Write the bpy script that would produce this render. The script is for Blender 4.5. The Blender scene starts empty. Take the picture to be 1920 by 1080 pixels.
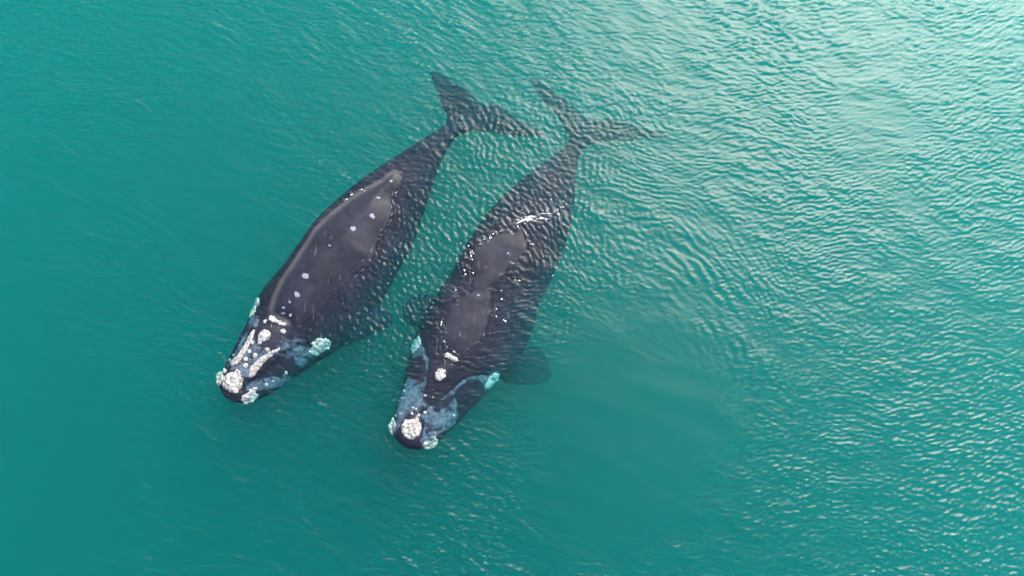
import bpy, bmesh, math, random
import numpy as np
from mathutils import Vector, Matrix, noise
from mathutils.bvhtree import BVHTree

R = math.radians
rng = np.random.default_rng(7)
random.seed(7)
sc = bpy.context.scene
col = sc.collection

# ------------------------------------------------------------------ camera
H, TILT = 24.6, R(8)
cam_d = bpy.data.cameras.new("camera")
cam = bpy.data.objects.new("camera", cam_d)
col.objects.link(cam)
cam_d.sensor_width = 36
cam_d.lens = 24.3
cam_d.clip_end = 5000
cam.location = (0, -H * math.tan(TILT), H)
cam.rotation_euler = (TILT, 0, 0)
sc.camera = cam
CAMM = Matrix.Translation(cam.location) @ Matrix.Rotation(TILT, 4, 'X')
EYE = CAMM.translation.copy()

# ------------------------------------------------------------------ light
SUN_EL, SUN_AZ = 46, 34        # azimuth clockwise from +Y (up in the picture)
w = bpy.data.worlds.new("World")
sc.world = w
w.use_nodes = True
wn = w.node_tree
bg = wn.nodes["Background"]
sky = wn.nodes.new("ShaderNodeTexSky")
sky.sky_type = 'NISHITA'
sky.sun_disc = False
sky.sun_elevation = R(SUN_EL)
sky.sun_rotation = R(SUN_AZ)
sky.air_density = 1.0
sky.dust_density = 5.0
sky.ozone_density = 1.0
bg.inputs["Strength"].default_value = 0.15
wn.links.new(sky.outputs[0], bg.inputs["Color"])

sd = bpy.data.lights.new("sun", 'SUN')
sd.energy = 2.7
sd.angle = R(46)
sd.color = (1.0, 0.97, 0.94)
sun = bpy.data.objects.new("sun", sd)
col.objects.link(sun)
sun.rotation_euler = (R(90 - SUN_EL), 0, R(180 - SUN_AZ))
sun.location = (10, 10, 40)

sc.view_settings.view_transform = 'Standard'
sc.view_settings.look = 'None'
sc.view_settings.gamma = 1
sc.view_settings.use_curve_mapping = False
sc.view_settings.exposure = 1.15

cy = sc.cycles
cy.use_denoising = True
cy.max_bounces = 8
cy.volume_bounces = 3
cy.transparent_max_bounces = 16
cy.sample_clamp_indirect = 6
cy.sample_clamp_direct = 0
cy.use_adaptive_sampling = False


# ------------------------------------------------------------------ helpers
def ray(px, py):
    half = 18 / cam_d.lens
    x = (px / 1920 * 2 - 1) * half
    y = -(py / 1080 * 2 - 1) * half * 1080 / 1920
    d = CAMM.to_3x3() @ Vector((x, y, -1))
    return d.normalized()


def at(px, py, z=0.0):
    d = ray(px, py)
    t = (z - EYE.z) / d.z
    return EYE + d * t


def link(name, me, mats=(), parent=None, label=None, cat=None, kind=None):
    o = bpy.data.objects.new(name, me)
    col.objects.link(o)
    if me is not None:
        for m in (mats if isinstance(mats, (list, tuple)) else [mats]):
            me.materials.append(m)
    if parent is not None:
        o.parent = parent
    if label: o['label'] = label
    if cat: o['category'] = cat
    if kind: o['kind'] = kind
    return o


def mesh_np(name, verts, faces, smooth=True):
    me = bpy.data.meshes.new(name)
    me.from_pydata([tuple(v) for v in verts], [], [tuple(f) for f in faces])
    me.validate()
    me.update()
    if smooth:
        me.polygons.foreach_set("use_smooth", [True] * len(me.polygons))
    return me


def resample(pts, n):
    p = np.array(pts, float)
    d = np.r_[0, np.cumsum(np.linalg.norm(np.diff(p, axis=0), axis=1))]
    # smooth curve by Catmull-Rom style interpolation on arc length
    t = np.linspace(0, d[-1], n)
    out = np.stack([pchip(d, p[:, k], t) for k in range(p.shape[1])], 1)
    return out


def pchip(x, y, t):
    x, y = np.asarray(x, float), np.asarray(y, float)
    h = np.diff(x); dl = np.diff(y) / h
    m = np.zeros_like(y)
    m[0], m[-1] = dl[0], dl[-1]
    m[1:-1] = (dl[:-1] * h[1:] + dl[1:] * h[:-1]) / (h[:-1] + h[1:])
    i = np.clip(np.searchsorted(x, t) - 1, 0, len(h) - 1)
    s = (t - x[i]) / h[i]
    return ((1 + 2 * s) * (1 - s) ** 2 * y[i] + s * (1 - s) ** 2 * h[i] * m[i]
            + s * s * (3 - 2 * s) * y[i + 1] + s * s * (s - 1) * h[i] * m[i + 1])


def closed_smooth(poly, n=None):
    p = np.array(poly, float)
    k = len(p)
    out = []
    for i in range(k):
        a, b, c, d = p[i - 1], p[i], p[(i + 1) % k], p[(i + 2) % k]
        for s in (0, .25, .5, .75):
            out.append(.5 * ((2 * b) + (-a + c) * s + (2 * a - 5 * b + 4 * c - d) * s * s + (-a + 3 * b - 3 * c + d) * s ** 3))
    return np.array(out)


def sdist(P, poly):
    """signed distance from points P (n,2) to a closed polygon: positive inside"""
    poly = np.asarray(poly, float)
    A, B = poly, np.roll(poly, -1, 0)
    best = np.full(len(P), 1e9)
    inside = np.zeros(len(P), bool)
    for a, b in zip(A, B):
        e = b - a
        q = P - a
        t = np.clip((q @ e) / max(e @ e, 1e-12), 0, 1)
        d = np.hypot(*(q - t[:, None] * e).T)
        best = np.minimum(best, d)
        cond = (a[1] > P[:, 1]) != (b[1] > P[:, 1])
        with np.errstate(divide='ignore', invalid='ignore'):
            xi = a[0] + (P[:, 1] - a[1]) * (b[0] - a[0]) / (b[1] - a[1])
        inside ^= cond & (P[:, 0] < xi)
    return np.where(inside, best, -best)


def polyw(px, z=0.0, smooth=True):
    q = np.array([at(x, y, z)[:2] for x, y in px])
    return closed_smooth(q) if smooth else q


def line_dist(P, pts):
    best = np.full(len(P), 1e9)
    for a, b in zip(pts[:-1], pts[1:]):
        a = np.array(a); b = np.array(b)
        e = b - a
        q = P - a
        t = np.clip((q @ e) / max(e @ e, 1e-12), 0, 1)
        best = np.minimum(best, np.hypot(*(q - t[:, None] * e).T))
    return best


Z1 = lambda x, y: (380 + x / 4.1526, 520 + y / 4.1526)
Z2 = lambda x, y: (700 + x / 4.153, 600 + y / 4.153)
Z3 = lambda x, y: (460 + x / 3.1775, 280 + y / 3.1775)
Z4 = lambda x, y: (800 + x / 3.0, 260 + y / 3.0)
zz = lambda f, pts: [f(*p) for p in pts]


# ------------------------------------------------------------------ node helpers
def mat(name):
    m = bpy.data.materials.new(name)
    m.use_nodes = True
    nt = m.node_tree
    nt.nodes.clear()
    out = nt.nodes.new("ShaderNodeOutputMaterial")
    return m, nt, out


def N(nt, t, **kw):
    n = nt.nodes.new(t)
    for k, v in kw.items():
        if k in n.bl_rna.properties.keys():
            setattr(n, k, v)
        else:
            n.inputs[k.replace('_', ' ')].default_value = v
    return n


def noise_tex(nt, scale, detail=4, rough=.55, coord=None, dist=0.0):
    n = nt.nodes.new("ShaderNodeTexNoise")
    n.inputs["Scale"].default_value = scale
    n.inputs["Detail"].default_value = detail
    n.inputs["Roughness"].default_value = rough
    n.inputs["Distortion"].default_value = dist
    if coord is not None:
        nt.links.new(coord, n.inputs["Vector"])
    return n


def ramp(nt, src, stops):
    r = nt.nodes.new("ShaderNodeValToRGB")
    el = r.color_ramp.elements
    while len(el) < len(stops):
        el.new(.5)
    for e, (p, c) in zip(el, stops):
        e.position = p
        e.color = (*c, 1) if len(c) == 3 else c
    nt.links.new(src, r.inputs[0])
    return r


def mixc(nt, fac, a, b, blend='MIX'):
    m = nt.nodes.new("ShaderNodeMix")
    m.data_type = 'RGBA'
    m.blend_type = blend
    for sock, v in ((m.inputs[0], fac), (m.inputs[6], a), (m.inputs[7], b)):
        if hasattr(v, 'links'):
            nt.links.new(v, sock)
        elif isinstance(v, (int, float)):
            sock.default_value = v
        else:
            sock.default_value = (*v, 1)
    return m.outputs[2]


# ------------------------------------------------------------------ materials
def water_material():
    m, nt, out = mat("sea_water")
    L = nt.links.new
    geo = nt.nodes.new("ShaderNodeNewGeometry")
    tc = nt.nodes.new("ShaderNodeTexCoord")
    mp = nt.nodes.new("ShaderNodeMapping")
    mp.inputs["Scale"].default_value = (1, 1.7, 1)
    L(tc.outputs["Object"], mp.inputs["Vector"])
    n1 = noise_tex(nt, 16.0, 3, .55, mp.outputs[0], .3)
    bump = nt.nodes.new("ShaderNodeBump")
    bump.inputs["Strength"].default_value = 1.0
    bump.inputs["Distance"].default_value = 0.006
    fat = nt.nodes.new("ShaderNodeAttribute"); fat.attribute_name = "open_sea"
    n2 = noise_tex(nt, 2.6, 3, .5, mp.outputs[0], .2)
    far = nt.nodes.new("ShaderNodeMath"); far.operation = 'MULTIPLY'
    L(n2.outputs[0], far.inputs[0]); L(fat.outputs["Fac"], far.inputs[1])
    sm = nt.nodes.new("ShaderNodeMath"); sm.operation = 'MULTIPLY_ADD'
    sm.inputs[1].default_value = 14.0
    L(far.outputs[0], sm.inputs[0]); L(n1.outputs[0], sm.inputs[2])
    L(sm.outputs[0], bump.inputs["Height"])
    ior = nt.nodes.new("ShaderNodeMix")          # the same reflectance from both sides of the sheet
    ior.inputs[2].default_value = 1.34
    ior.inputs[3].default_value = 1 / 1.34
    L(geo.outputs["Backfacing"], ior.inputs[0])
    fr = nt.nodes.new("ShaderNodeFresnel")
    L(ior.outputs[0], fr.inputs["IOR"])
    L(bump.outputs[0], fr.inputs["Normal"])
    tr = nt.nodes.new("ShaderNodeBsdfTransparent")
    gl = nt.nodes.new("ShaderNodeBsdfGlossy")
    gl.inputs["Roughness"].default_value = 0.23
    L(bump.outputs[0], gl.inputs["Normal"])
    mx = nt.nodes.new("ShaderNodeMixShader")
    L(fr.outputs[0], mx.inputs[0]); L(tr.outputs[0], mx.inputs[1]); L(gl.outputs[0], mx.inputs[2])
    L(mx.outputs[0], out.inputs["Surface"])
    vs = nt.nodes.new("ShaderNodeVolumeScatter")
    vs.inputs["Color"].default_value = (0.03, 1.0, 0.93, 1)
    vs.inputs["Density"].default_value = 0.17
    vs.inputs["Anisotropy"].default_value = 0.65
    va = nt.nodes.new("ShaderNodeVolumeAbsorption")
    va.inputs["Color"].default_value = (0.02, 0.956, 0.951, 1)
    va.inputs["Density"].default_value = 1.0
    ad = nt.nodes.new("ShaderNodeAddShader")
    L(vs.outputs[0], ad.inputs[0]); L(va.outputs[0], ad.inputs[1])
    L(ad.outputs[0], out.inputs["Volume"])
    return m


def skin_material():
    m, nt, out = mat("whale_skin")
    L = nt.links.new
    b = nt.nodes.new("ShaderNodeBsdfPrincipled")
    tc = nt.nodes.new("ShaderNodeTexCoord")
    co = tc.outputs["Object"]
    n1 = noise_tex(nt, 1.1, 5, .6, co, .6)
    base = ramp(nt, n1.outputs[0], [(.3, (.008, .0095, .0165)), (.5, (.0115, .0135, .0235)), (.72, (.019, .021, .036))])
    n2 = noise_tex(nt, 14, 6, .7, co)
    fine = ramp(nt, n2.outputs[0], [(.35, (.75, .75, .75)), (.7, (1.3, 1.3, 1.3))])
    c = mixc(nt, 1.0, base.outputs[0], fine.outputs[0], 'MULTIPLY')
    # pale scratches
    mp = nt.nodes.new("ShaderNodeMapping")
    mp.inputs["Rotation"].default_value = (0, 0, R(-32))
    mp.inputs["Scale"].default_value = (5.0, .7, 1)
    L(co, mp.inputs["Vector"])
    n3 = noise_tex(nt, 2.4, 2, .4, mp.outputs[0], .4)
    sc_ = ramp(nt, n3.outputs[0], [(.68, (0, 0, 0)), (.74, (1, 1, 1))])
    sc2 = nt.nodes.new("ShaderNodeMath"); sc2.operation = 'MULTIPLY'; sc2.inputs[1].default_value = .35
    L(sc_.outputs[0], sc2.inputs[0])
    c = mixc(nt, sc2.outputs[0], c, (.12, .115, .13))
    # grey sloughed skin on the lips and rostrum (painted mask, edge broken by noise)
    at_ = nt.nodes.new("ShaderNodeAttribute"); at_.attribute_name = "pigment"
    n4 = noise_tex(nt, 3.2, 6, .65, co, .5)
    ad = nt.nodes.new("ShaderNodeMath"); ad.operation = 'ADD'
    L(at_.outputs["Fac"], ad.inputs[0])
    sb = nt.nodes.new("ShaderNodeMath"); sb.operation = 'MULTIPLY_ADD'
    sb.inputs[1].default_value = 2.6; sb.inputs[2].default_value = -1.35
    L(n4.outputs[0], sb.inputs[0]); L(sb.outputs[0], ad.inputs[1])
    pm = ramp(nt, ad.outputs[0], [(.38, (0, 0, 0)), (.75, (1, 1, 1))])
    n5 = noise_tex(nt, 7, 5, .6, co)
    grey = ramp(nt, n5.outputs[0], [(.35, (.032, .048, .072)), (.7, (.10, .135, .185))])
    c = mixc(nt, pm.outputs[0], c, grey.outputs[0])
    rm = nt.nodes.new("ShaderNodeAttribute"); rm.attribute_name = "sheen_rim"  # sheen along the waterline, painted into the skin colour as a paler band
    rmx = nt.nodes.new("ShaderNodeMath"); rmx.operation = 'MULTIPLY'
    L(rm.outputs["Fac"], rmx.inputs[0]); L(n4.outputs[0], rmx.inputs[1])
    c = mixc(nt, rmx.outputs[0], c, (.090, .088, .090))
    L(c, b.inputs["Base Color"])
    rr = ramp(nt, n2.outputs[0], [(.3, (.42, .42, .42)), (.7, (.6, .6, .6))])
    L(rr.outputs[0], b.inputs["Roughness"])
    # wet skin glints in air; under water its refractive index nearly matches the water's
    geo = nt.nodes.new("ShaderNodeNewGeometry")
    sx = nt.nodes.new("ShaderNodeSeparateXYZ"); L(geo.outputs["Position"], sx.inputs[0])
    wl = nt.nodes.new("ShaderNodeMapRange")
    wl.inputs["From Min"].default_value = -.01; wl.inputs["From Max"].default_value = .01
    wl.inputs["To Min"].default_value = 1.04; wl.inputs["To Max"].default_value = 1.34
    L(sx.outputs["Z"], wl.inputs["Value"])
    L(wl.outputs[0], b.inputs["IOR"])
    bp = nt.nodes.new("ShaderNodeBump")
    bp.inputs["Strength"].default_value = .6
    bp.inputs["Distance"].default_value = .012
    n6 = noise_tex(nt, 6, 8, .65, co)
    L(n6.outputs[0], bp.inputs["Height"])
    L(bp.outputs[0], b.inputs["Normal"])
    L(b.outputs[0], out.inputs["Surface"])
    return m


def callus_material(name, light, dark):
    m, nt, out = mat(name)
    L = nt.links.new
    b = nt.nodes.new("ShaderNodeBsdfPrincipled")
    tc = nt.nodes.new("ShaderNodeTexCoord")
    co = tc.outputs["Object"]
    n1 = noise_tex(nt, 11, 7, .8, co, 1.5)
    c1 = ramp(nt, n1.outputs[0], [(.43, dark), (.51, tuple(.55 * a + .45 * d for a, d in zip(light, dark))), (.60, light)])
    n2 = noise_tex(nt, 4, 3, .6, co)
    c2 = ramp(nt, n2.outputs[0], [(.35, (.84, .80, .74)), (.6, (1, 1, 1))])
    c = mixc(nt, 1.0, c1.outputs[0], c2.outputs[0], 'MULTIPLY')
    L(c, b.inputs["Base Color"])
    b.inputs["Roughness"].default_value = .75
    bp = nt.nodes.new("ShaderNodeBump")
    bp.inputs["Strength"].default_value = .8
    bp.inputs["Distance"].default_value = .008
    L(n1.outputs[0], bp.inputs["Height"]); L(bp.outputs[0], b.inputs["Normal"])
    L(b.outputs[0], out.inputs["Surface"])
    return m


def plain_material(name, c, rough=.6, scale=20, var=.3):
    m, nt, out = mat(name)
    b = nt.nodes.new("ShaderNodeBsdfPrincipled")
    tc = nt.nodes.new("ShaderNodeTexCoord")
    n1 = noise_tex(nt, scale, 4, .6, tc.outputs["Object"])
    r = ramp(nt, n1.outputs[0], [(.3, tuple(x * (1 - var) for x in c)), (.7, tuple(min(1, x * (1 + var)) for x in c))])
    nt.links.new(r.outputs[0], b.inputs["Base Color"])
    b.inputs["Roughness"].default_value = rough
    nt.links.new(b.outputs[0], out.inputs["Surface"])
    return m


M_WATER = water_material()
M_SKIN = skin_material()
M_CALL = callus_material("callosity_crust", (.47, .48, .48), (.11, .105, .11))
M_SCAR = plain_material("pale_scar", (.17, .18, .24), .55, 40, .45)
M_HOLE = plain_material("blowhole_rim", (.02, .018, .024), .4, 20)
M_FOAM = plain_material("foam_white", (.6, .62, .62), .6, 30, .1)
M_BED = plain_material("sand_seabed", (.30, .27, .20), .9, .3, .2)

# ------------------------------------------------------------------ outlines traced from the animals
W1L = [(432, 751), (420, 742), (413, 722), (418, 700), (428, 676), (442, 648), (458, 618), (470, 592), (480, 568), (493, 545), (533, 500),
       (567, 456), (597, 413), (640, 371), (690, 329), (740, 295), (786, 265), (817, 245), (838, 232), (862, 215)]
W1R = [(436, 753), (458, 756), (486, 748), (520, 730), (556, 704), (592, 680), (630, 656), (664, 632), (690, 602), (715, 562),
       (744, 510), (770, 462), (790, 410), (806, 362), (818, 325), (832, 292), (848, 265), (860, 250), (868, 245), (885, 236)]
dry1 = zz(Z3, [(145, 965), (165, 880), (210, 770), (275, 680), (350, 560), (400, 480), (500, 380), (590, 310), (690, 240), (800, 185),
               (870, 130), (905, 135), (918, 170), (905, 215), (875, 265), (865, 300), (870, 340), (845, 440), (800, 510), (765, 580),
               (740, 650), (640, 740), (560, 830), (480, 900), (400, 975), (330, 1040), (290, 1060), (240, 1010), (190, 985)])
dry1h = zz(Z1, [(150, 830), (165, 770), (220, 690), (300, 600), (400, 410), (460, 340), (520, 285), (600, 300), (680, 345), (700, 400),
                (650, 440), (605, 555), (500, 640), (420, 730), (385, 790), (325, 830), (290, 925), (215, 925)])
W2L = [(762, 840), (748, 830), (738, 812), (737, 790), (742, 762), (750, 735), (760, 700), (767, 668), (775, 640), (792, 600), (815, 558),
       (845, 512), (868, 472), (892, 430), (922, 390), (960, 352), (1002, 318), (1040, 290), (1066, 268), (1080, 248)]
W2R = [(768, 842), (788, 842), (812, 832), (845, 806), (875, 775), (902, 748), (932, 716), (960, 688), (984, 655), (1000, 612), (1012, 568),
       (1036, 518), (1056, 470), (1070, 420), (1077, 370), (1080, 325), (1086, 295), (1096, 275), (1102, 266), (1108, 254)]
dry2 = [(938, 437), (967, 435), (978, 427), (984, 447), (988, 467), (962, 493), (936, 525), (925, 540), (918, 575), (914, 600), (908, 624),
        (900, 641), (883, 655), (866, 664), (852, 658), (837, 646), (831, 631), (833, 610), (846, 572), (866, 550), (886, 527), (885, 493),
        (888, 467), (910, 450)]

# ------------------------------------------------------------------ sea: wave tile by inverse FFT
TN, DX = 1280, 0.034
kx = np.fft.fftfreq(TN, DX) * 2 * np.pi
KX, KY = np.meshgrid(kx, kx)
KK = np.hypot(KX, KY); KK[0, 0] = 1e-6
TH = np.arctan2(KY, KX)


def wave_field(lam, width, theta, power, slope, seed):
    g = np.random.default_rng(seed)
    k0 = 2 * np.pi / lam
    P = np.exp(-(np.log(KK / k0)) ** 2 / (2 * width ** 2)) / KK ** 1.0
    D = np.abs(np.cos(TH - theta)) ** power if power > 0 else 1.0
    spec = (g.normal(size=KK.shape) + 1j * g.normal(size=KK.shape)) * P * D / KK
    spec[0, 0] = 0
    h = np.fft.ifft2(spec).real
    gy, gx = np.gradient(h, DX)
    h *= slope / math.sqrt((gx ** 2 + gy ** 2).mean())
    return h


def tile(h, x, y):
    """periodic bilinear lookup"""
    u = x / DX; v = y / DX
    i = np.floor(u).astype(int); j = np.floor(v).astype(int)
    fu = u - i; fv = v - j
    i0 = i % TN; i1 = (i + 1) % TN; j0 = j % TN; j1 = (j + 1) % TN
    return ((h[j0, i0] * (1 - fu) + h[j0, i1] * fu) * (1 - fv)
            + (h[j1, i0] * (1 - fu) + h[j1, i1] * fu) * fv)


FA = wave_field(.155, .30, R(90 + 8), 3, .17, 1) + wave_field(.32, .40, R(90 - 14), 2.5, .085, 11)
FB = wave_field(.20, .4, R(35), 1.2, .155, 2)
FC = wave_field(1.3, .5, R(70), 1, .035, 3)
FD = wave_field(4.0, .5, 0, 0, 1.0, 4)          # used for patchiness and warping
FD /= FD.std()

cs = [at(0, 0), at(1920, 0), at(0, 1080), at(1920, 1080)]
X0, X1 = min(c.x for c in cs) - 2.5, max(c.x for c in cs) + 2.5
Y0, Y1 = min(c.y for c in cs) - 2.5, max(c.y for c in cs) + 2.5
nx, ny = int((X1 - X0) / DX), int((Y1 - Y0) / DX)
xs, ys = np.linspace(X0, X1, nx), np.linspace(Y0, Y1, ny)
gstep, grow = .05, []
while sum(grow) < 60:
    grow.append(gstep); gstep *= 1.06
grow = np.cumsum(grow)
NG = len(grow)
FX0, FX1, FY0, FY1, fnx, fny = X0, X1, Y0, Y1, nx, ny
xs = np.r_[X0 - grow[::-1], xs, X1 + grow]
ys = np.r_[Y0 - grow[::-1], ys, Y1 + grow]
nx, ny = len(xs), len(ys)
GX, GY = np.meshgrid(xs, ys)


def blob(px, py, rx, ry, ang=0):
    c = at(px, py)
    s = 18.3 / 960
    dx, dy = GX - c.x, GY - c.y
    a = R(ang)
    u = (dx * math.cos(a) + dy * math.sin(a)) / (rx * s)
    v = (-dx * math.sin(a) + dy * math.cos(a)) / (ry * s)
    return np.exp(-(u * u + v * v))


wx = tile(FD, GX * .8, GY * .8) * .10
wy = tile(FD, GX * .8 + 11, GY * .8 + 7) * .10
patch = np.clip(1 + .22 * tile(FD, GX * .6 + 3, GY * .6 + 5), .4, 1.7)
a_gen = tile(FA, GX + wx, GY + wy)
# slicks left by the animals
calm = np.clip(1.2 * blob(1215, 720, 200, 240, 20) + .7 * blob(1120, 950, 170, 120) + .55 * blob(480, 480, 120, 150, 40)
               + .6 * blob(640, 200, 110, 90) + .5 * blob(1000, 760, 110, 70), 0, .9)
chop = np.clip(1.0 * blob(830, 430, 90, 190, -35) + .9 * blob(990, 420, 120, 90) + 1.0 * blob(1130, 470, 130, 110)
               + .8 * blob(720, 560, 120, 110) + .6 * blob(640, 640, 120, 60) + .7 * blob(930, 250, 130, 80)
               + .5 * blob(1150, 240, 150, 90), 0, 1.2)
# curved fronts spreading round the slick
cc = at(1110, 700)
rr_ = np.hypot(GX - cc.x, GY - cc.y); tt_ = np.arctan2(GY - cc.y, GX - cc.x)
FR = wave_field(.19, .3, 0, 8, .10, 9)
ring = tile(FR, rr_ + 2.2 * wx, tt_ * 6.5 + 2.2 * wy) * np.clip(patch, .3, 1.3)
band = .8 * np.exp(-((rr_ - 7.2 - 5 * wx) / 1.2) ** 2) * (np.clip((tt_ - R(-25)) / R(15), 0, 1) * np.clip((R(100) - tt_) / R(25), 0, 1))
FR2 = wave_field(.34, .3, 0, 10, .10, 19)
band3 = np.exp(-((rr_ - 5.6 - 4 * wx) / 1.6) ** 2) * np.clip((tt_ - R(-40)) / R(20), 0, 1) * np.clip((R(110) - tt_) / R(25), 0, 1)
cc2 = at(760, 330)
r2 = np.hypot(GX - cc2.x, GY - cc2.y); t2 = np.arctan2(GY - cc2.y, GX - cc2.x)
ring2 = tile(FR, r2 + 9, t2 * 4)
band2 = np.exp(-((r2 - 3.2) / 1.2) ** 2) * np.exp(-((t2 - R(140)) / R(45)) ** 2)
b_gen = tile(FB, GX * 1.0 + wx, GY + wy)
hgt = (a_gen * patch * (1 - calm) * (1 - .55 * np.clip(chop, 0, 1)) * (1 - .5 * band)
       + b_gen * chop * (1 - .5 * calm) + 1.25 * ring * band + .9 * tile(FR2, rr_ + 2.5 * wx, tt_ * 5 + 3 * wy) * band3 + ring2 * band2 * .5
       + b_gen * 1.0 * blob(1010, 400, 45, 35)
       + tile(FC, GX, GY) * (1 - .5 * calm))
# ripples lapping off the bodies and off the dry backs
def lap(poly_px, zr, lam, reach, slope, inner=False):
    P = polyw(poly_px, zr)
    mn, mx = P.min(0) - 4, P.max(0) + 4
    ax, ay = np.arange(mn[0], mx[0], .12), np.arange(mn[1], mx[1], .12)
    cx, cyy = np.meshgrid(ax, ay)
    D = sdist(np.stack([cx.ravel(), cyy.ravel()], 1), P).reshape(cx.shape)
    u = (GX - mn[0]) / .12; v = (GY - mn[1]) / .12
    ok = (u > 0) & (v > 0) & (u < len(ax) - 2) & (v < len(ay) - 2)
    u = np.clip(u, 0, len(ax) - 2.001); v = np.clip(v, 0, len(ay) - 2.001)
    i = u.astype(int); j = v.astype(int); fu = u - i; fv = v - j
    d = -((D[j, i] * (1 - fu) + D[j, i + 1] * fu) * (1 - fv) + (D[j + 1, i] * (1 - fu) + D[j + 1, i + 1] * fu) * fv)
    d = d + 1.2 * wx + .25 * tile(FD, GX * 1.7, GY * 1.7) * .2
    am = np.where(d > -.1, np.exp(-np.clip(d, 0, None) / reach), 0) * np.clip(d / .15 + .5, 0, 1)
    am = am * np.clip(.5 + .8 * tile(FD, GX * 2.3 + 5, GY * 2.3 + 9), 0, 1.6) * ok
    return am * slope * lam / 6.283 * 1.41 * np.cos(6.283 * d / lam)


hgt = (hgt + lap(dry1, .05, .20, .45, .16) + lap(dry2, .05, .17, .7, .14)
       + lap(W1L + W1R[::-1], -.5, .26, 1.3, .09) + lap(W2L + W2R[::-1], -.5, .24, 1.6, .10))
# trochoid-like crests: sharpen the tops a little
hgt = hgt + 8.0 * (hgt ** 2 - (hgt ** 2).mean())
edge = np.minimum(np.minimum(GX - X0, X1 - GX), np.minimum(GY - Y0, Y1 - GY))
hgt *= np.clip(1 + edge / 5.0, 0, 1) ** 1.5        # real waves in and near the view; relief from the material beyond

V = np.stack([GX, GY, hgt], -1).reshape(-1, 3)
idx = np.arange(nx * ny).reshape(ny, nx)
Q = np.stack([idx[:-1, :-1], idx[:-1, 1:], idx[1:, 1:], idx[1:, :-1]], -1).reshape(-1, 4)
# outer sheet to the horizon, sides and floor: one closed body of water
BIG, DEEP = 900.0, -22.0
base = len(V)
ov, of = [], []


def addv(x, y, z):
    ov.append((x, y, z)); return base + len(ov) - 1


rimB = list(idx[0, :]); rimR = list(idx[:, -1]); rimT = list(idx[-1, ::-1]); rimL = list(idx[::-1, 0])
rim = rimB[:-1] + rimR[:-1] + rimT[:-1] + rimL[:-1]
c0 = [addv(-BIG, -BIG, 0), addv(BIG, -BIG, 0), addv(BIG, BIG, 0), addv(-BIG, BIG, 0)]
d0 = [addv(-BIG, -BIG, DEEP), addv(BIG, -BIG, DEEP), addv(BIG, BIG, DEEP), addv(-BIG, BIG, DEEP)]
corner = [idx[0, 0], idx[0, -1], idx[-1, -1], idx[-1, 0]]
ngons = []
for k, side in enumerate((rimB, rimR, rimT, rimL)):
    for a, b in zip(side[:-1], side[1:]):
        of.append((a, c0[k], b))                      # fan towards one far corner
    of.append((side[-1], c0[k], c0[(k + 1) % 4]))
    of.append((c0[k], d0[k], c0[(k + 1) % 4]))
    of.append((d0[k], d0[(k + 1) % 4], c0[(k + 1) % 4]))
of.append((d0[0], d0[2], d0[1])); of.append((d0[0], d0[3], d0[2]))
V = np.concatenate([V, np.array(ov)])
me = bpy.data.meshes.new("water")
me.vertices.add(len(V)); me.vertices.foreach_set("co", V.ravel())
ntri = np.array(of, dtype=np.int32)
loops = np.concatenate([Q.ravel(), ntri.ravel()]).astype(np.int32)
me.loops.add(len(loops)); me.loops.foreach_set("vertex_index", loops)
starts = np.concatenate([np.arange(len(Q)) * 4, len(Q) * 4 + np.arange(len(ntri)) * 3]).astype(np.int32)
me.polygons.add(len(starts)); me.polygons.foreach_set("loop_start", starts)
me.update(calc_edges=True)
sm = np.ones(len(starts), bool); sm[len(Q):] = False
me.polygons.foreach_set("use_smooth", sm)
far = np.clip(-np.minimum(np.minimum(V[:, 0] - FX0, FX1 - V[:, 0]), np.minimum(V[:, 1] - FY0, FY1 - V[:, 1])) / 5.0, 0, 1)
fa = me.attributes.new("open_sea", 'FLOAT', 'POINT'); fa.data.foreach_set("value", far)
link("water", me, M_WATER, label="rippled turquoise sea surface seen from above", kind="structure")
print("water quads", len(Q))

bedm = mesh_np("seabed", [(-950, -950, DEEP + .4), (950, -950, DEEP + .4), (950, 950, DEEP + .4), (-950, 950, DEEP + .4)], [(0, 1, 2, 3)])
link("seabed", bedm, M_BED, label="pale sand floor under the green water", kind="structure")


def water_z(x, y):
    i = int(np.clip(np.searchsorted(xs, x), 0, nx - 1))
    j = int(np.clip(np.searchsorted(ys, y), 0, ny - 1))
    return float(hgt[j, i])


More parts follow.
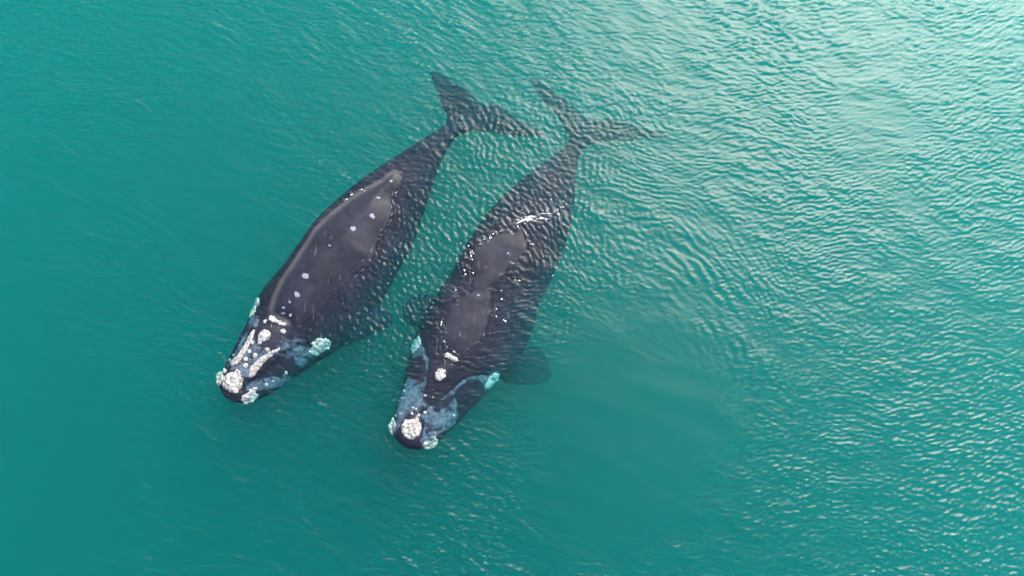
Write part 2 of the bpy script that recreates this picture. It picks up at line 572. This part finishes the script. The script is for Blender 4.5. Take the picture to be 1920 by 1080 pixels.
# ------------------------------------------------------------------ whales
def fin_mesh(poly_px, zfun, thick, zref):
    """closed plate from a traced outline: zfun(P) mid-surface, thick(d) half thickness"""
    P = polyw(poly_px, zref)
    P = np.concatenate([P[i] + (np.roll(P, -1, 0)[i] - P[i]) * np.linspace(0, 1, 6)[:-1, None] for i in range(len(P))])
    P = P + .06 * np.array([[noise.noise(Vector((x * 3.2, y * 3.2, 1))), noise.noise(Vector((x * 3.2, y * 3.2, 9)))] for x, y in P])
    mn, mx = P.min(0) - .05, P.max(0) + .05
    st = .07
    gx, gy = np.meshgrid(np.arange(mn[0], mx[0], st), np.arange(mn[1], mx[1], st))
    pts = np.stack([gx.ravel(), gy.ravel()], 1)
    d = sdist(pts, P)
    # snap the border ring of cells to the outline
    keep = d > -st * .75
    ins = np.clip(d, 0, None)
    t = thick * (1 - np.exp(-ins / .22)) + .012
    z = zfun(pts)
    n, m_ = gx.shape
    id_ = -np.ones(len(pts), int)
    id_[keep] = np.arange(keep.sum())
    nk = keep.sum()
    # pull outside points onto the outline
    pp = pts.copy()
    for q in np.where(keep & (d < 0))[0]:
        A, B = P, np.roll(P, -1, 0)
        e = B - A
        tt = np.clip(((pts[q] - A) * e).sum(1) / np.maximum((e * e).sum(1), 1e-9), 0, 1)
        c = A + tt[:, None] * e
        pp[q] = c[np.argmin(((c - pts[q]) ** 2).sum(1))]
    up = np.c_[pp, z + t][keep]; dn = np.c_[pp, z - t][keep]
    verts = np.concatenate([up, dn])
    faces = []
    G = id_.reshape(n, m_)
    cells = set()
    for j in range(n - 1):
        for i in range(m_ - 1):
            q = (G[j, i], G[j, i + 1], G[j + 1, i + 1], G[j + 1, i])
            if min(q) >= 0:
                cells.add((j, i))
                faces.append(q); faces.append(tuple(v + nk for v in q[::-1]))
    for (j, i) in cells:
        for (dj, di, a, b) in ((-1, 0, (j, i), (j, i + 1)), (0, 1, (j, i + 1), (j + 1, i + 1)),
                               (1, 0, (j + 1, i + 1), (j + 1, i)), (0, -1, (j + 1, i), (j, i))):
            if (j + dj, i + di) not in cells:
                va, vb = G[a], G[b]
                faces.append((vb, va, va + nk, vb + nk))
    return verts, faces


def build_body(name, left, right, dry, edge_z, belly, fins, grooves, patches, rims):
    NS, NT = 220, 72
    # outlines traced at the depth where the flank is widest
    fr = np.linspace(0, 1, NS)
    Lp, Rp = resample(left, NS), resample(right, NS)
    ze = np.interp(fr, *zip(*edge_z))
    bl = np.interp(fr, *zip(*belly))
    Lw = np.array([at(p[0], p[1], -z)[:2] for p, z in zip(Lp, ze)])
    Rw = np.array([at(p[0], p[1], -z)[:2] for p, z in zip(Rp, ze)])
    C, Hh = (Lw + Rw) / 2, (Rw - Lw) / 2
    # nose rounding
    outline = np.concatenate([Lw, Rw[::-1]])
    th = np.linspace(-math.pi / 2, math.pi / 2, NT)
    U = np.sin(th)
    top = C[:, None, :] + Hh[:, None, :] * U[None, :, None]
    P = top.reshape(-1, 2)
    d_edge = np.clip(sdist(P, outline), 0, None)
    hw = np.linalg.norm(Hh, axis=1)
    ZE = np.repeat(ze, NT)
    z = None
    best_in = np.zeros(len(P)); d_out = np.full(len(P), 1e9)
    for poly, h, wdt in dry:
        D = sdist(P, polyw(poly, .05))
        zin = h * (1 - np.exp(-np.clip(D, 0, None) / wdt))
        best_in = np.maximum(best_in, zin)
        d_out = np.minimum(d_out, np.clip(-D, 0, None))
    t = d_out / (d_out + d_edge + 1e-6)
    shape = .35 * t ** 1.6 + .65 * (1 - np.sqrt(np.clip(1 - t ** 2.4, 0, 1)))
    z = np.where(d_out > 0, -ZE * shape - .012, best_in)
    nz = np.array([noise.noise(Vector((x * 1.1, y * 1.1, 3.3))) * .7 + noise.noise(Vector((x * 4, y * 4, 8.1))) * .35 for x, y in P])
    z = z + nz * .03 * np.clip(1 - d_out / .8, 0, 1)
    for pts, depth, wd in grooves:
        D = line_dist(P, [tuple(at(x, y, -.1)[:2]) for x, y in pts])
        z = z - depth * np.exp(-(D / wd) ** 2)
    z = z.reshape(NS, NT)
    # smooth a little across and along
    for _ in range(2):
        z[1:-1, 1:-1] = (z[1:-1, 1:-1] * 4 + z[:-2, 1:-1] + z[2:, 1:-1] + z[1:-1, :-2] + z[1:-1, 2:]) / 8
    z[:, 0] = -ze; z[:, -1] = -ze
    topv = np.concatenate([top, z[..., None]], -1)
    thb = th[::-1][1:-1]
    Ub = np.sin(thb)
    bot = C[:, None, :] + Hh[:, None, :] * Ub[None, :, None]
    zb = -ze[:, None] - bl[:, None] * np.cos(thb)[None, :] ** .8
    botv = np.concatenate([bot, zb[..., None]], -1)
    ring = np.concatenate([topv, botv], 1)
    K = ring.shape[1]
    verts = ring.reshape(-1, 3)
    faces = []
    for s in range(NS - 1):
        for k in range(K):
            k2 = (k + 1) % K
            faces.append((s * K + k, s * K + k2, (s + 1) * K + k2, (s + 1) * K + k))
    nv = len(verts)
    ca = ring[0].mean(0); cb = ring[-1].mean(0)
    verts = np.concatenate([verts, [ca, cb]])
    for k in range(K):
        k2 = (k + 1) % K
        faces.append((k2, k, nv)); faces.append(((NS - 1) * K + k, (NS - 1) * K + k2, nv + 1))
    for poly, zf, tk, zr in fins:
        v, f = fin_mesh(poly, zf, tk, zr)
        o = len(verts)
        verts = np.concatenate([verts, v])
        faces += [tuple(int(a) + o for a in q) for q in f]
    src = mesh_np(name + "_src", verts, faces)
    tmp = bpy.data.objects.new("tmp", src); col.objects.link(tmp)
    md = tmp.modifiers.new("r", 'REMESH'); md.mode = 'VOXEL'; md.voxel_size = .035
    ms = tmp.modifiers.new("s", 'SMOOTH'); ms.factor = .5; ms.iterations = 6
    dg = bpy.context.evaluated_depsgraph_get()
    me = bpy.data.meshes.new_from_object(tmp.evaluated_get(dg))
    bpy.data.objects.remove(tmp); bpy.data.meshes.remove(src)
    me.name = name
    me.materials.clear()
    me.polygons.foreach_set("use_smooth", [True] * len(me.polygons))
    co = np.empty(len(me.vertices) * 3); me.vertices.foreach_get("co", co)
    co = co.reshape(-1, 3)
    pig = np.zeros(len(co))
    for poly, amt, soft in patches:
        D = sdist(co[:, :2], polyw(poly, -.1))
        s = np.clip(D / soft + .5, 0, 1) * (co[:, 2] > -1.3)
        pig = np.clip(pig + amt * s, 0, 1)
    at_ = me.attributes.new("pigment", 'FLOAT', 'POINT')
    at_.data.foreach_set("value", pig)
    rim = np.zeros(len(co))  # mask of the painted waterline sheen, fading away from the traced line
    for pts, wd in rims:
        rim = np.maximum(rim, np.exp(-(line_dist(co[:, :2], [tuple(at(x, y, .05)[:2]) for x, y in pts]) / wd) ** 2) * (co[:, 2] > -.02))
    ra = me.attributes.new("sheen_rim", 'FLOAT', 'POINT'); ra.data.foreach_set("value", rim)
    print(name, len(me.polygons))
    return me


def surf(bvh, px, py, zfall=-.08):
    d = ray(px, py)
    hit, n, i, t = bvh.ray_cast(EYE, d)
    return hit if hit is not None else at(px, py, zfall)


def callosity(bvh, body, poly_px, height, name="callosity", material=None, label=None, zfall=-.08, seed=0, rough=.3, smooth=True, frill=.02):
    P = np.array([surf(bvh, x, y, zfall)[:2] for x, y in poly_px])
    if smooth:
        P = closed_smooth(P)
    ext = (P.max(0) - P.min(0)).max()
    st = max(.013, min(.022, ext / 30))
    mn, mx = P.min(0) - .05, P.max(0) + .05
    gx, gy = np.meshgrid(np.arange(mn[0], mx[0], st), np.arange(mn[1], mx[1], st))
    pts = np.stack([gx.ravel(), gy.ravel()], 1)
    d = sdist(pts, P)
    nn = np.array([noise.noise(Vector((x * 9 + seed * 7.3, y * 9, seed))) for x, y in pts])
    nf = np.array([noise.noise(Vector((x * 38, y * 38, seed + 5))) for x, y in pts])
    d2 = d + nn * frill * 1.5 + nf * frill * 1.2
    keep = d2 > 0
    if keep.sum() < 4:
        return None
    K2 = keep.reshape(gx.shape); lab = np.zeros(K2.shape, int); best = (0, 0); cur = 0
    for j0_, i0_ in zip(*np.where(K2)):
        if lab[j0_, i0_]: continue
        cur += 1; st_ = [(j0_, i0_)]; lab[j0_, i0_] = cur; cnt = 0
        while st_:
            a, b_ = st_.pop(); cnt += 1
            for a2, b2_ in ((a + 1, b_), (a - 1, b_), (a, b_ + 1), (a, b_ - 1)):
                if 0 <= a2 < K2.shape[0] and 0 <= b2_ < K2.shape[1] and K2[a2, b2_] and not lab[a2, b2_]:
                    lab[a2, b2_] = cur; st_.append((a2, b2_))
        best = max(best, (cnt, cur))
    # drop crumbs and thin bridges: keep only whole cells of the largest blob
    K2 = lab == best[1]
    cell = K2[:-1, :-1] & K2[1:, :-1] & K2[:-1, 1:] & K2[1:, 1:]
    K3 = np.zeros_like(K2)
    K3[:-1, :-1] |= cell; K3[1:, :-1] |= cell; K3[:-1, 1:] |= cell; K3[1:, 1:] |= cell
    if K3.sum() < 4:
        return None
    keep = K3.ravel()
    zs = np.full(len(pts), np.nan)
    for q in np.where(keep)[0]:
        h, n_, i_, t_ = bvh.ray_cast(Vector((pts[q, 0], pts[q, 1], 3)), Vector((0, 0, -1)))
        if h is not None and h.z > -1.0:
            zs[q] = h.z
    med = np.nanmean(zs) if np.isfinite(zs).any() else zfall
    zs = np.where(np.isfinite(zs), np.maximum(zs, med - .12), med - .03)
    hh = height * (1 - np.exp(-np.clip(d2, 0, None) / (.35 * height + .008))) * (1 + rough * nn * 1.5 + rough * nf * .6)
    G = -np.ones(len(pts), int); G[keep] = np.arange(keep.sum()); nk = int(keep.sum())
    G = G.reshape(gx.shape)
    up = np.c_[pts, zs + hh][keep]; dn = np.c_[pts, zs - .06][keep]
    faces, cells = [], set()
    for j in range(gx.shape[0] - 1):
        for i in range(gx.shape[1] - 1):
            q = (G[j, i], G[j, i + 1], G[j + 1, i + 1], G[j + 1, i])
            if min(q) >= 0:
                cells.add((j, i)); faces.append(q); faces.append(tuple(v + nk for v in q[::-1]))
    for (j, i) in cells:
        for (dj, di, a, b) in ((-1, 0, (j, i), (j, i + 1)), (0, 1, (j, i + 1), (j + 1, i + 1)),
                               (1, 0, (j + 1, i + 1), (j + 1, i)), (0, -1, (j + 1, i), (j, i))):
            if (j + dj, i + di) not in cells:
                faces.append((G[b], G[a], G[a] + nk, G[b] + nk))
    me = mesh_np(name, np.concatenate([up, dn]), [tuple(int(a) for a in f) for f in faces])
    return link(name, me, material or M_CALL, body, label)


def circ(x, y, r, e=1.0, a=0, n=9):
    return [(x + r * math.cos(t) * math.cos(a) - r * e * math.sin(t) * math.sin(a),
             y + r * math.cos(t) * math.sin(a) + r * e * math.sin(t) * math.cos(a))
            for t in [2 * math.pi * k / n for k in range(n)]]


def blow_slit(bvh, body, pts_px, wd=.035):
    """a curved slit rim: tapered tube lying on the skin"""
    P = resample([tuple(surf(bvh, x, y)) for x, y in pts_px], 16)
    v, f = [], []
    n = len(P)
    for i in range(n):
        t = P[min(i + 1, n - 1)] - P[max(i - 1, 0)]
        t /= np.linalg.norm(t)
        s = np.cross(t, (0, 0, 1)); s /= np.linalg.norm(s)
        r = wd * (.25 + .75 * math.sin(math.pi * i / (n - 1)))
        for k in range(8):
            a = 2 * math.pi * k / 8
            v.append(P[i] + s * r * math.cos(a) + np.array((0, 0, 1)) * r * .5 * math.sin(a))
    for i in range(n - 1):
        for k in range(8):
            k2 = (k + 1) % 8
            f.append((i * 8 + k, i * 8 + k2, (i + 1) * 8 + k2, (i + 1) * 8 + k))
    f.append(tuple(range(8))[::-1]); f.append(tuple(range((n - 1) * 8, n * 8)))
    return link("blowhole", mesh_np("blowhole", v, f), M_HOLE, body)


def rebase(body):
    """put the origin at the middle of the body, keeping the world position of all"""
    co = np.empty(len(body.data.vertices) * 3); body.data.vertices.foreach_get("co", co)
    c = co.reshape(-1, 3).mean(0)
    body.data.transform(Matrix.Translation(-Vector(c)))
    body.location = Vector(c)
    body.data.update()
    for ch in body.children:
        ch.data.transform(Matrix.Translation(-Vector(c)))
        ch.data.update()


# ---- whale with the broad dry back (left)
fl1 = [(803, 121), (822, 128), (850, 148), (880, 168), (896, 189), (928, 190), (958, 208), (986, 224), (1026, 243), (975, 250),
       (930, 246), (895, 244), (868, 250), (840, 262), (826, 245), (836, 228), (832, 205), (818, 168)]
flip1 = [(640, 590), (690, 572), (722, 576), (735, 592), (730, 610), (705, 624), (672, 640), (640, 648)]


def zlin(c_px, z0, per_m, zr, lo=-9):
    c = np.array(at(*c_px, zr)[:2])
    return lambda P: np.maximum(z0 - per_m * np.hypot(*(P - c).T), lo)


pale1 = [(zz(Z1, [(400, 430), (440, 520), (520, 560), (560, 590), (420, 690), (360, 780), (260, 740), (230, 700), (300, 600), (350, 520)]), .75, .05),
         (zz(Z1, [(600, 500), (700, 470), (830, 500), (850, 620), (740, 700), (640, 640), (560, 610)]), .62, .2),
         (zz(Z1, [(340, 820), (480, 780), (640, 760), (700, 770), (600, 850), (460, 880), (360, 880)]), .75, .12),
         (zz(Z1, [(360, 300), (440, 290), (440, 380), (380, 400), (330, 380)]), .65, .1),
         (zz(Z1, [(200, 700), (330, 500), (370, 420), (350, 400), (300, 480), (190, 660)]), .7, .06)]
me1 = build_body("right_whale", W1L, W1R,
                 [(dry1, .42, .75), (dry1h, .20, .22)],
                 [(0, .30), (.1, .45), (.25, .75), (.45, 1.0), (.7, .8), (.85, .5), (.95, .5), (1, .62)],
                 [(0, .35), (.1, .7), (.25, 1.1), (.45, 1.5), (.7, 1.0), (.85, .45), (1, .12)],
                 [(fl1, zlin((862, 225), -.60, .16, -.7), .09, -.6),
                  (flip1, zlin((640, 610), -.75, .10, -.9), .12, -.9)],
                 [(zz(Z1, [(330, 860), (420, 800), (520, 720), (640, 600), (760, 520), (830, 560)]), .18, .07),
                  (zz(Z1, [(150, 780), (230, 650), (320, 500), (350, 380)]), .15, .05),
                  (zz(Z1, [(440, 340), (560, 385), (700, 400)]), .03, .08)],
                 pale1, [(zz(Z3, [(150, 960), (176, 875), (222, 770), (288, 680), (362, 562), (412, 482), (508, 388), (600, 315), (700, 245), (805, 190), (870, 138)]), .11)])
w1 = link("right_whale", me1, M_SKIN,
          label="right whale with a broad smooth dry back and pale round scars, left of the pair",
          cat="whale")
b1 = BVHTree.FromPolygons([v.co for v in me1.vertices], [p.vertices for p in me1.polygons])
CW = lambda pts, h, **k: callosity(b1, w1, zz(Z1, pts), h, **k)
CW([(265, 712), (290, 728), (300, 770), (322, 790), (307, 850), (267, 905), (215, 897), (165, 865), (146, 820), (170, 768), (210, 742), (245, 733)],
   .08, seed=1, rough=.6, label="largest crust on the snout tip")
CW([(130, 726), (160, 745), (166, 775), (152, 812), (130, 850), (100, 838), (88, 800), (95, 758)], .08, zfall=-.06, seed=2, rough=.5, frill=.022)
CW([(150, 713), (170, 700), (188, 715), (183, 742), (160, 745)], .09, seed=3)
CW([(370, 868), (405, 868), (420, 900), (440, 920), (427, 952), (385, 977), (310, 990), (297, 955), (310, 918), (345, 898)], .08, zfall=-.06, seed=4, rough=.5, frill=.022)
CW([(385, 860), (430, 855), (425, 875), (395, 880)], .06, seed=5)
CW([(400, 403), (406, 440), (386, 492), (352, 562), (322, 612), (292, 652), (262, 682), (218, 694), (224, 650), (265, 608), (300, 558), (335, 500), (360, 448)],
   .07, seed=6, label="long crust along the left edge of the snout")
CW([(600, 543), (607, 566), (562, 602), (512, 642), (472, 682), (432, 732), (397, 777), (370, 787), (355, 765), (373, 700), (408, 658), (458, 618), (508, 588), (558, 558)],
   .07, seed=7, label="long crust along the right edge of the snout")
CW([(495, 406), (521, 418), (530, 445), (522, 482), (480, 507), (430, 530), (423, 500), (438, 440), (465, 413)], .09, seed=8, label="teardrop crust before the blowholes")
CW([(530, 296), (560, 303), (582, 328), (642, 350), (652, 377), (610, 383), (575, 363), (540, 355), (515, 335), (508, 310)], .10, seed=9)
CW([(468, 335), (495, 323), (502, 345), (480, 362)], .07, seed=10)
CW([(615, 403), (641, 398), (652, 425), (630, 442), (606, 427)], .07, seed=11)
CW([(435, 150), (446, 175), (441, 215), (417, 250), (402, 290), (365, 324), (348, 300), (358, 265), (383, 225), (405, 180)], .10, zfall=-.35, seed=12, frill=.03)
CW([(880, 476), (930, 470), (992, 483), (1005, 520), (987, 562), (932, 592), (880, 617), (838, 607), (830, 565), (850, 530), (833, 520), (863, 500)], .10, seed=13, frill=.03)
for k, (x, y, r_, e) in enumerate([(362, 577, 18, 1.1), (407, 608, 20, 1.1), (333, 636, 19, 1.05), (334, 687, 21, 1.05), (503, 564, 21, .9), (386, 508, 12, 1.5),
                                   (497, 838, 17, 1), (548, 808, 12, 1), (650, 745, 14, 1.3), (636, 760, 7, 1), (205, 640, 12, 1.2), (262, 500, 11, 1.3), (290, 470, 8, 1),
                                   (682, 300, 9, 1.3), (240, 605, 8, 1)]):
    CW(circ(x, y, r_, e), .055 if r_ > 12 else .035, seed=20 + k, frill=.008, rough=.2)
for k, (x, y, r_, e) in enumerate([(757, 398, 18, .8), (640, 474, 18, .9), (503, 573, 10, .7), (355, 755, 22, .85), (308, 867, 19, .85), (868, 190, 11, .9),
                                   (795, 290, 12, .5), (265, 910, 10, 1), (228, 945, 9, 1), (265, 988, 9, 1.2), (225, 975, 10, 1)]):
    callosity(b1, w1, zz(Z3, circ(x, y, r_, e, .4)), .010, name="scar_patch", material=M_SCAR, seed=50 + k, frill=.03, rough=.2)
blow_slit(b1, w1, zz(Z1, [(512, 352), (532, 372), (530, 398), (512, 410)]))
blow_slit(b1, w1, zz(Z1, [(612, 392), (585, 388), (560, 394), (545, 408)]))

# ---- whale awash, right
dry2h = zz(Z2, [(350, 735), (375, 800), (385, 880), (340, 960), (250, 960), (200, 900), (205, 810), (260, 760), (310, 740)])
dry2c = zz(Z2, [(560, 250), (660, 300), (620, 340), (570, 400), (560, 450), (500, 480), (470, 430), (500, 370), (540, 320)])
fl2 = [(992, 133), (1014, 143), (1042, 166), (1072, 195), (1102, 222), (1130, 220), (1172, 222), (1212, 230), (1268, 243), (1205, 253),
       (1155, 263), (1118, 267), (1100, 278), (1085, 290), (1066, 276), (1060, 248), (1044, 216), (1020, 186)]
flip2r = [(930, 690), (985, 650), (1014, 650), (1028, 676), (1038, 700), (1022, 717), (985, 723), (945, 716)]
flip2l = [(850, 600), (820, 556), (780, 551), (758, 566), (751, 590), (762, 606), (792, 618), (830, 640)]
pale2 = [(zz(Z2, [(345, 120), (400, 250), (430, 300), (425, 400), (405, 520), (380, 620), (330, 690), (250, 770), (190, 850), (150, 900), (160, 740),
                  (180, 640), (230, 500), (265, 440), (285, 300), (300, 200)]), .80, .06),
         (zz(Z2, [(290, 300), (395, 300), (395, 470), (300, 460), (270, 420)]), -.75, .12),
         (zz(Z2, [(975, 400), (860, 425), (740, 440), (660, 500), (560, 580), (480, 650), (420, 690), (400, 760), (390, 850), (365, 940), (390, 990),
                  (500, 900), (570, 860), (640, 810), (700, 700), (880, 560)]), .80, .08),
         (zz(Z2, [(640, 560), (740, 470), (830, 480), (860, 570), (760, 690), (670, 740), (650, 650)]), -.8, .12),
         (zz(Z2, [(470, 660), (560, 610), (640, 580), (600, 640), (500, 720)]), -.6, .08),
         (zz(Z2, [(340, 620), (400, 600), (420, 680), (400, 760), (370, 750), (330, 700)]), .6, .06)]
me2 = build_body("right_whale", W2L, W2R,
                 [(dry2, .09, .5), (dry2h, .10, .2), (dry2c, .035, .1)],
                 [(0, .30), (.1, .45), (.25, .8), (.45, 1.1), (.7, .9), (.85, .7), (.95, .95), (1, 1.2)],
                 [(0, .35), (.1, .7), (.25, 1.1), (.45, 1.5), (.7, 1.0), (.85, .45), (1, .12)],
                 [(fl2, zlin((1085, 250), -1.2, .22, -1.35), .09, -1.35),
                  (flip2r, zlin((950, 690), -1.35, .55, -1.7), .12, -1.5),
                  (flip2l, zlin((840, 600), -1.0, .3, -1.2), .12, -1.2)],
                 [(zz(Z2, [(420, 960), (405, 820), (430, 700), (560, 600), (700, 470), (850, 430), (930, 470)]), .12, .06),
                  (zz(Z2, [(190, 860), (270, 700), (370, 560), (420, 400), (420, 280)]), .12, .05),
                  ([(925, 537), (905, 548), (880, 545)], .03, .15),
                  ([(868, 552), (850, 560)], .02, .1)],
                 pale2, [])
w2 = link("right_whale", me2, M_SKIN,
          label="right whale lying almost awash with grey blue lips, right of the pair",
          cat="whale")
b2 = BVHTree.FromPolygons([v.co for v in me2.vertices], [p.vertices for p in me2.polygons])
C2 = lambda pts, h, **k: callosity(b2, w2, zz(Z2, pts), h, **k)
C2([(350, 728), (369, 735), (354, 775), (377, 820), (372, 870), (342, 917), (290, 934), (245, 917), (213, 870), (220, 810), (260, 770), (315, 766)],
   .07, seed=71, rough=.6, label="round crust on the snout tip")
C2([(145, 756), (166, 775), (177, 820), (162, 870), (140, 902), (113, 870), (105, 820), (123, 795)], .08, zfall=-.05, seed=72, rough=.5, frill=.02)
C2([(420, 936), (455, 938), (470, 903), (492, 913), (499, 960), (477, 992), (430, 1012), (388, 1007), (380, 965)], .08, zfall=-.05, seed=73, rough=.5, frill=.02)
C2([(500, 383), (540, 378), (565, 400), (564, 440), (537, 467), (495, 472), (473, 435)], .07, seed=74)
C2([(560, 252), (590, 252), (618, 278), (652, 288), (664, 322), (620, 327), (590, 302), (553, 285)], .07, seed=75)
C2([(350, 122), (372, 150), (374, 190), (347, 232), (315, 264), (293, 245), (303, 195), (325, 148)], .10, zfall=-.3, seed=76, frill=.025)
C2([(945, 412), (983, 423), (980, 460), (942, 502), (905, 543), (863, 537), (878, 480), (903, 438)], .10, zfall=-.3, seed=77, frill=.025)
for k, (x, y, r_, e) in enumerate([(308, 684, 13, 1), (331, 693, 12, 1), (302, 729, 13, 1), (402, 720, 15, 1), (402, 588, 13, 1), (210, 730, 11, 1),
                                   (240, 552, 9, 1), (226, 608, 9, 1), (628, 745, 14, 1), (458, 915, 11, 1), (482, 873, 7, 1), (170, 745, 9, 1),
                                   (465, 603, 9, .7), (463, 540, 7, .7)]):
    C2(circ(x, y, r_, e), .05 if r_ > 10 else .03, seed=80 + k, frill=.008, rough=.2)
for k, (x, y, r_) in enumerate([(457, 645, 8), (470, 655, 5), (290, 880, 8), (415, 520, 6)]):
    callosity(b2, w2, zz(Z4, circ(x, y, r_, .8)), .008, name="scar_patch", material=M_SCAR, seed=110 + k, frill=.02, rough=.2)
blow_slit(b2, w2, zz(Z2, [(545, 300), (558, 330), (555, 352), (545, 370)]), .03)
blow_slit(b2, w2, zz(Z2, [(640, 358), (612, 348), (588, 355), (572, 375)]), .03)
for o in (w1, w2):
    rebase(o)


# ------------------------------------------------------------------ foam and bubbles on the surface
def foam(name, spots, label):
    v, f = [], []
    for (px, py, r) in spots:
        p = at(px, py, 0)
        d = ray(px, py)
        z = water_z(p.x, p.y)
        for b in (b1, b2):
            h, n_, i_, t_ = b.ray_cast(Vector((p.x, p.y, 3)), Vector((0, 0, -1)))
            if h is not None:
                z = max(z, h.z)
        o = len(v)
        a0 = random.random() * 6.28 if r > .03 else random.gauss(-.35, .5)
        el = random.uniform(.7, 1.0) if r > .03 else random.uniform(.18, .6)
        r *= .65
        for k in range(8):
            a = k * math.pi / 4
            q = r * random.uniform(.75, 1.1)
            x, y = q * math.cos(a), q * el * math.sin(a)
            v.append((p.x + x * math.cos(a0) - y * math.sin(a0), p.y + x * math.sin(a0) + y * math.cos(a0), z - .004))
        for k in range(8):
            a = k * math.pi / 4
            q = r * .6
            x, y = q * math.cos(a), q * el * math.sin(a)
            v.append((p.x + x * math.cos(a0) - y * math.sin(a0), p.y + x * math.sin(a0) + y * math.cos(a0), z + r * .45))
        for k in range(8):
            f.append((o + k, o + (k + 1) % 8, o + 8 + (k + 1) % 8, o + 8 + k))
        f.append(tuple(range(o + 8, o + 16)))
    for pts, wd in threads:
        Q3 = resample([(p.x, p.y) for p in (at(*q) for q in pts)], 7)
        o = len(v)
        for i_q, (x, y) in enumerate(Q3):
            t = Q3[min(i_q + 1, 6)] - Q3[max(i_q - 1, 0)]
            t = t / max(np.linalg.norm(t), 1e-6)
            q = wd * math.sin(math.pi * (i_q + .3) / 6.6) * random.uniform(.6, 1.1)
            z = water_z(x, y)
            for b in (b1, b2):
                h, _n, _i, _t = b.ray_cast(Vector((x, y, 3)), Vector((0, 0, -1)))
                if h is not None:
                    z = max(z, h.z)
            v += [(x - t[1] * q, y + t[0] * q, z - .003), (x, y, z + .008 + q * .3), (x + t[1] * q, y - t[0] * q, z - .003)]
        for i_q in range(6):
            a = o + i_q * 3
            f += [(a, a + 1, a + 4, a + 3), (a + 1, a + 2, a + 5, a + 4)]
    me = mesh_np(name, v, f)
    return link(name, me, M_FOAM, label=label, kind="stuff")


def along(pts, n, spread, r0, r1):
    P = resample(pts, n)
    return [(x + random.gauss(0, spread), y + random.gauss(0, spread), random.uniform(r0, r1)) for x, y in P]


spots = []
for x, y, r in [(422, 903, .05), (393, 958, .05), (392, 1000, .045), (443, 1027, .07), (432, 1020, .04), (420, 855, .035), (163, 850, .045),
                (210, 738, .04), (218, 762, .05), (235, 603, .05), (192, 590, .04), (586, 594, .04), (710, 770, .04), (743, 424, .05), (770, 385, .04), (700, 340, .04)]:
    px, py = Z4(x, y); spots.append((px, py, r))
spots += along([(888, 467), (884, 500), (887, 527)], 9, 5, .010, .03)
spots += along([(940, 436), (910, 449), (888, 467)], 14, 5, .010, .03)
spots += along([(925, 540), (918, 580), (905, 640), (880, 658)], 16, 12, .008, .022)
spots += along([(815, 590), (850, 560), (872, 520)], 18, 7, .008, .025)
spots += along([(968, 418), (985, 412), (1000, 415), (1035, 412)], 34, 4, .010, .03)
spots += along([(985, 405), (1020, 395), (1050, 385), (1062, 375)], 30, 9, .01, .035)
spots += [(random.gauss(986, 9), random.gauss(411, 3.2), random.uniform(.012, .04)) for _ in range(60)]
spots += [(random.gauss(1015, 28), random.gauss(395, 18), random.uniform(.008, .025)) for _ in range(26)]
spots += along([(690, 352), (665, 360), (650, 374)], 12, 4, .008, .02)
spots += along([(735, 395), (722, 430), (700, 465), (668, 505)], 26, 5, .008, .018)
spots += [(random.gauss(850, 35), random.gauss(620, 40), random.uniform(.006, .018)) for _ in range(40)]
spots += [(random.gauss(800, 14), random.gauss(558, 12), random.uniform(.008, .028)) for _ in range(14)]


def thread(pts, n_seg, jit, wd):
    """broken thin froth ribbons following a waterline, as flat lens-shaped strips"""
    P = resample(pts, n_seg * 6)
    out = []
    for k in range(n_seg):
        if random.random() < .6:
            continue
        a, m_, b = P[k * 6], P[k * 6 + 2], P[min(k * 6 + random.randint(3, 5), len(P) - 1)]
        ox, oy = random.gauss(0, jit), random.gauss(0, jit)
        out.append(([(a[0] + ox, a[1] + oy), (m_[0] + ox + random.gauss(0, .6), m_[1] + oy + random.gauss(0, .6)), (b[0] + ox, b[1] + oy)], wd * random.uniform(.4, 1.2)))
    return out


threads = (thread([(938, 437), (925, 441), (910, 449), (895, 460), (888, 468), (885, 493), (887, 527)], 20, 1.2, .028)
           + thread([(888, 467), (872, 500), (866, 520)], 8, 3, .02)
           + thread([(925, 532), (938, 528), (955, 525), (975, 528)], 8, 2, .02)
           + thread([(966, 420), (978, 414), (990, 409), (1005, 411), (1030, 409)], 16, 2.5, .035)
           + thread([(985, 404), (1005, 398), (1030, 394), (1050, 396)], 12, 4, .022)
           + [([(969, 419), (976, 414), (985, 413)], .025), ([(982, 412), (992, 410), (1001, 413)], .035), ([(986, 407), (996, 405), (1008, 407)], .02),
              ([(1002, 411), (1018, 409), (1034, 412)], .012), ([(1003, 403), (1020, 400), (1040, 401)], .010), ([(974, 421), (982, 430), (990, 447)], .008)]
           + thread([(978, 427), (985, 440), (993, 455), (1000, 462)], 8, 1.5, .02)
           + thread([(688, 352), (665, 360), (650, 373), (640, 380)], 12, 1.5, .022)
           + thread(dry1[10:22], 22, 3.0, .007)
           + thread([(831, 631), (837, 646), (852, 658), (866, 664), (883, 655), (900, 641), (908, 624)], 14, 2, .012)
           + thread([(845, 560), (830, 590), (820, 620)], 8, 4, .014))
foam("sea_foam", spots, "white bubbles and froth scattered over the backs of both whales")
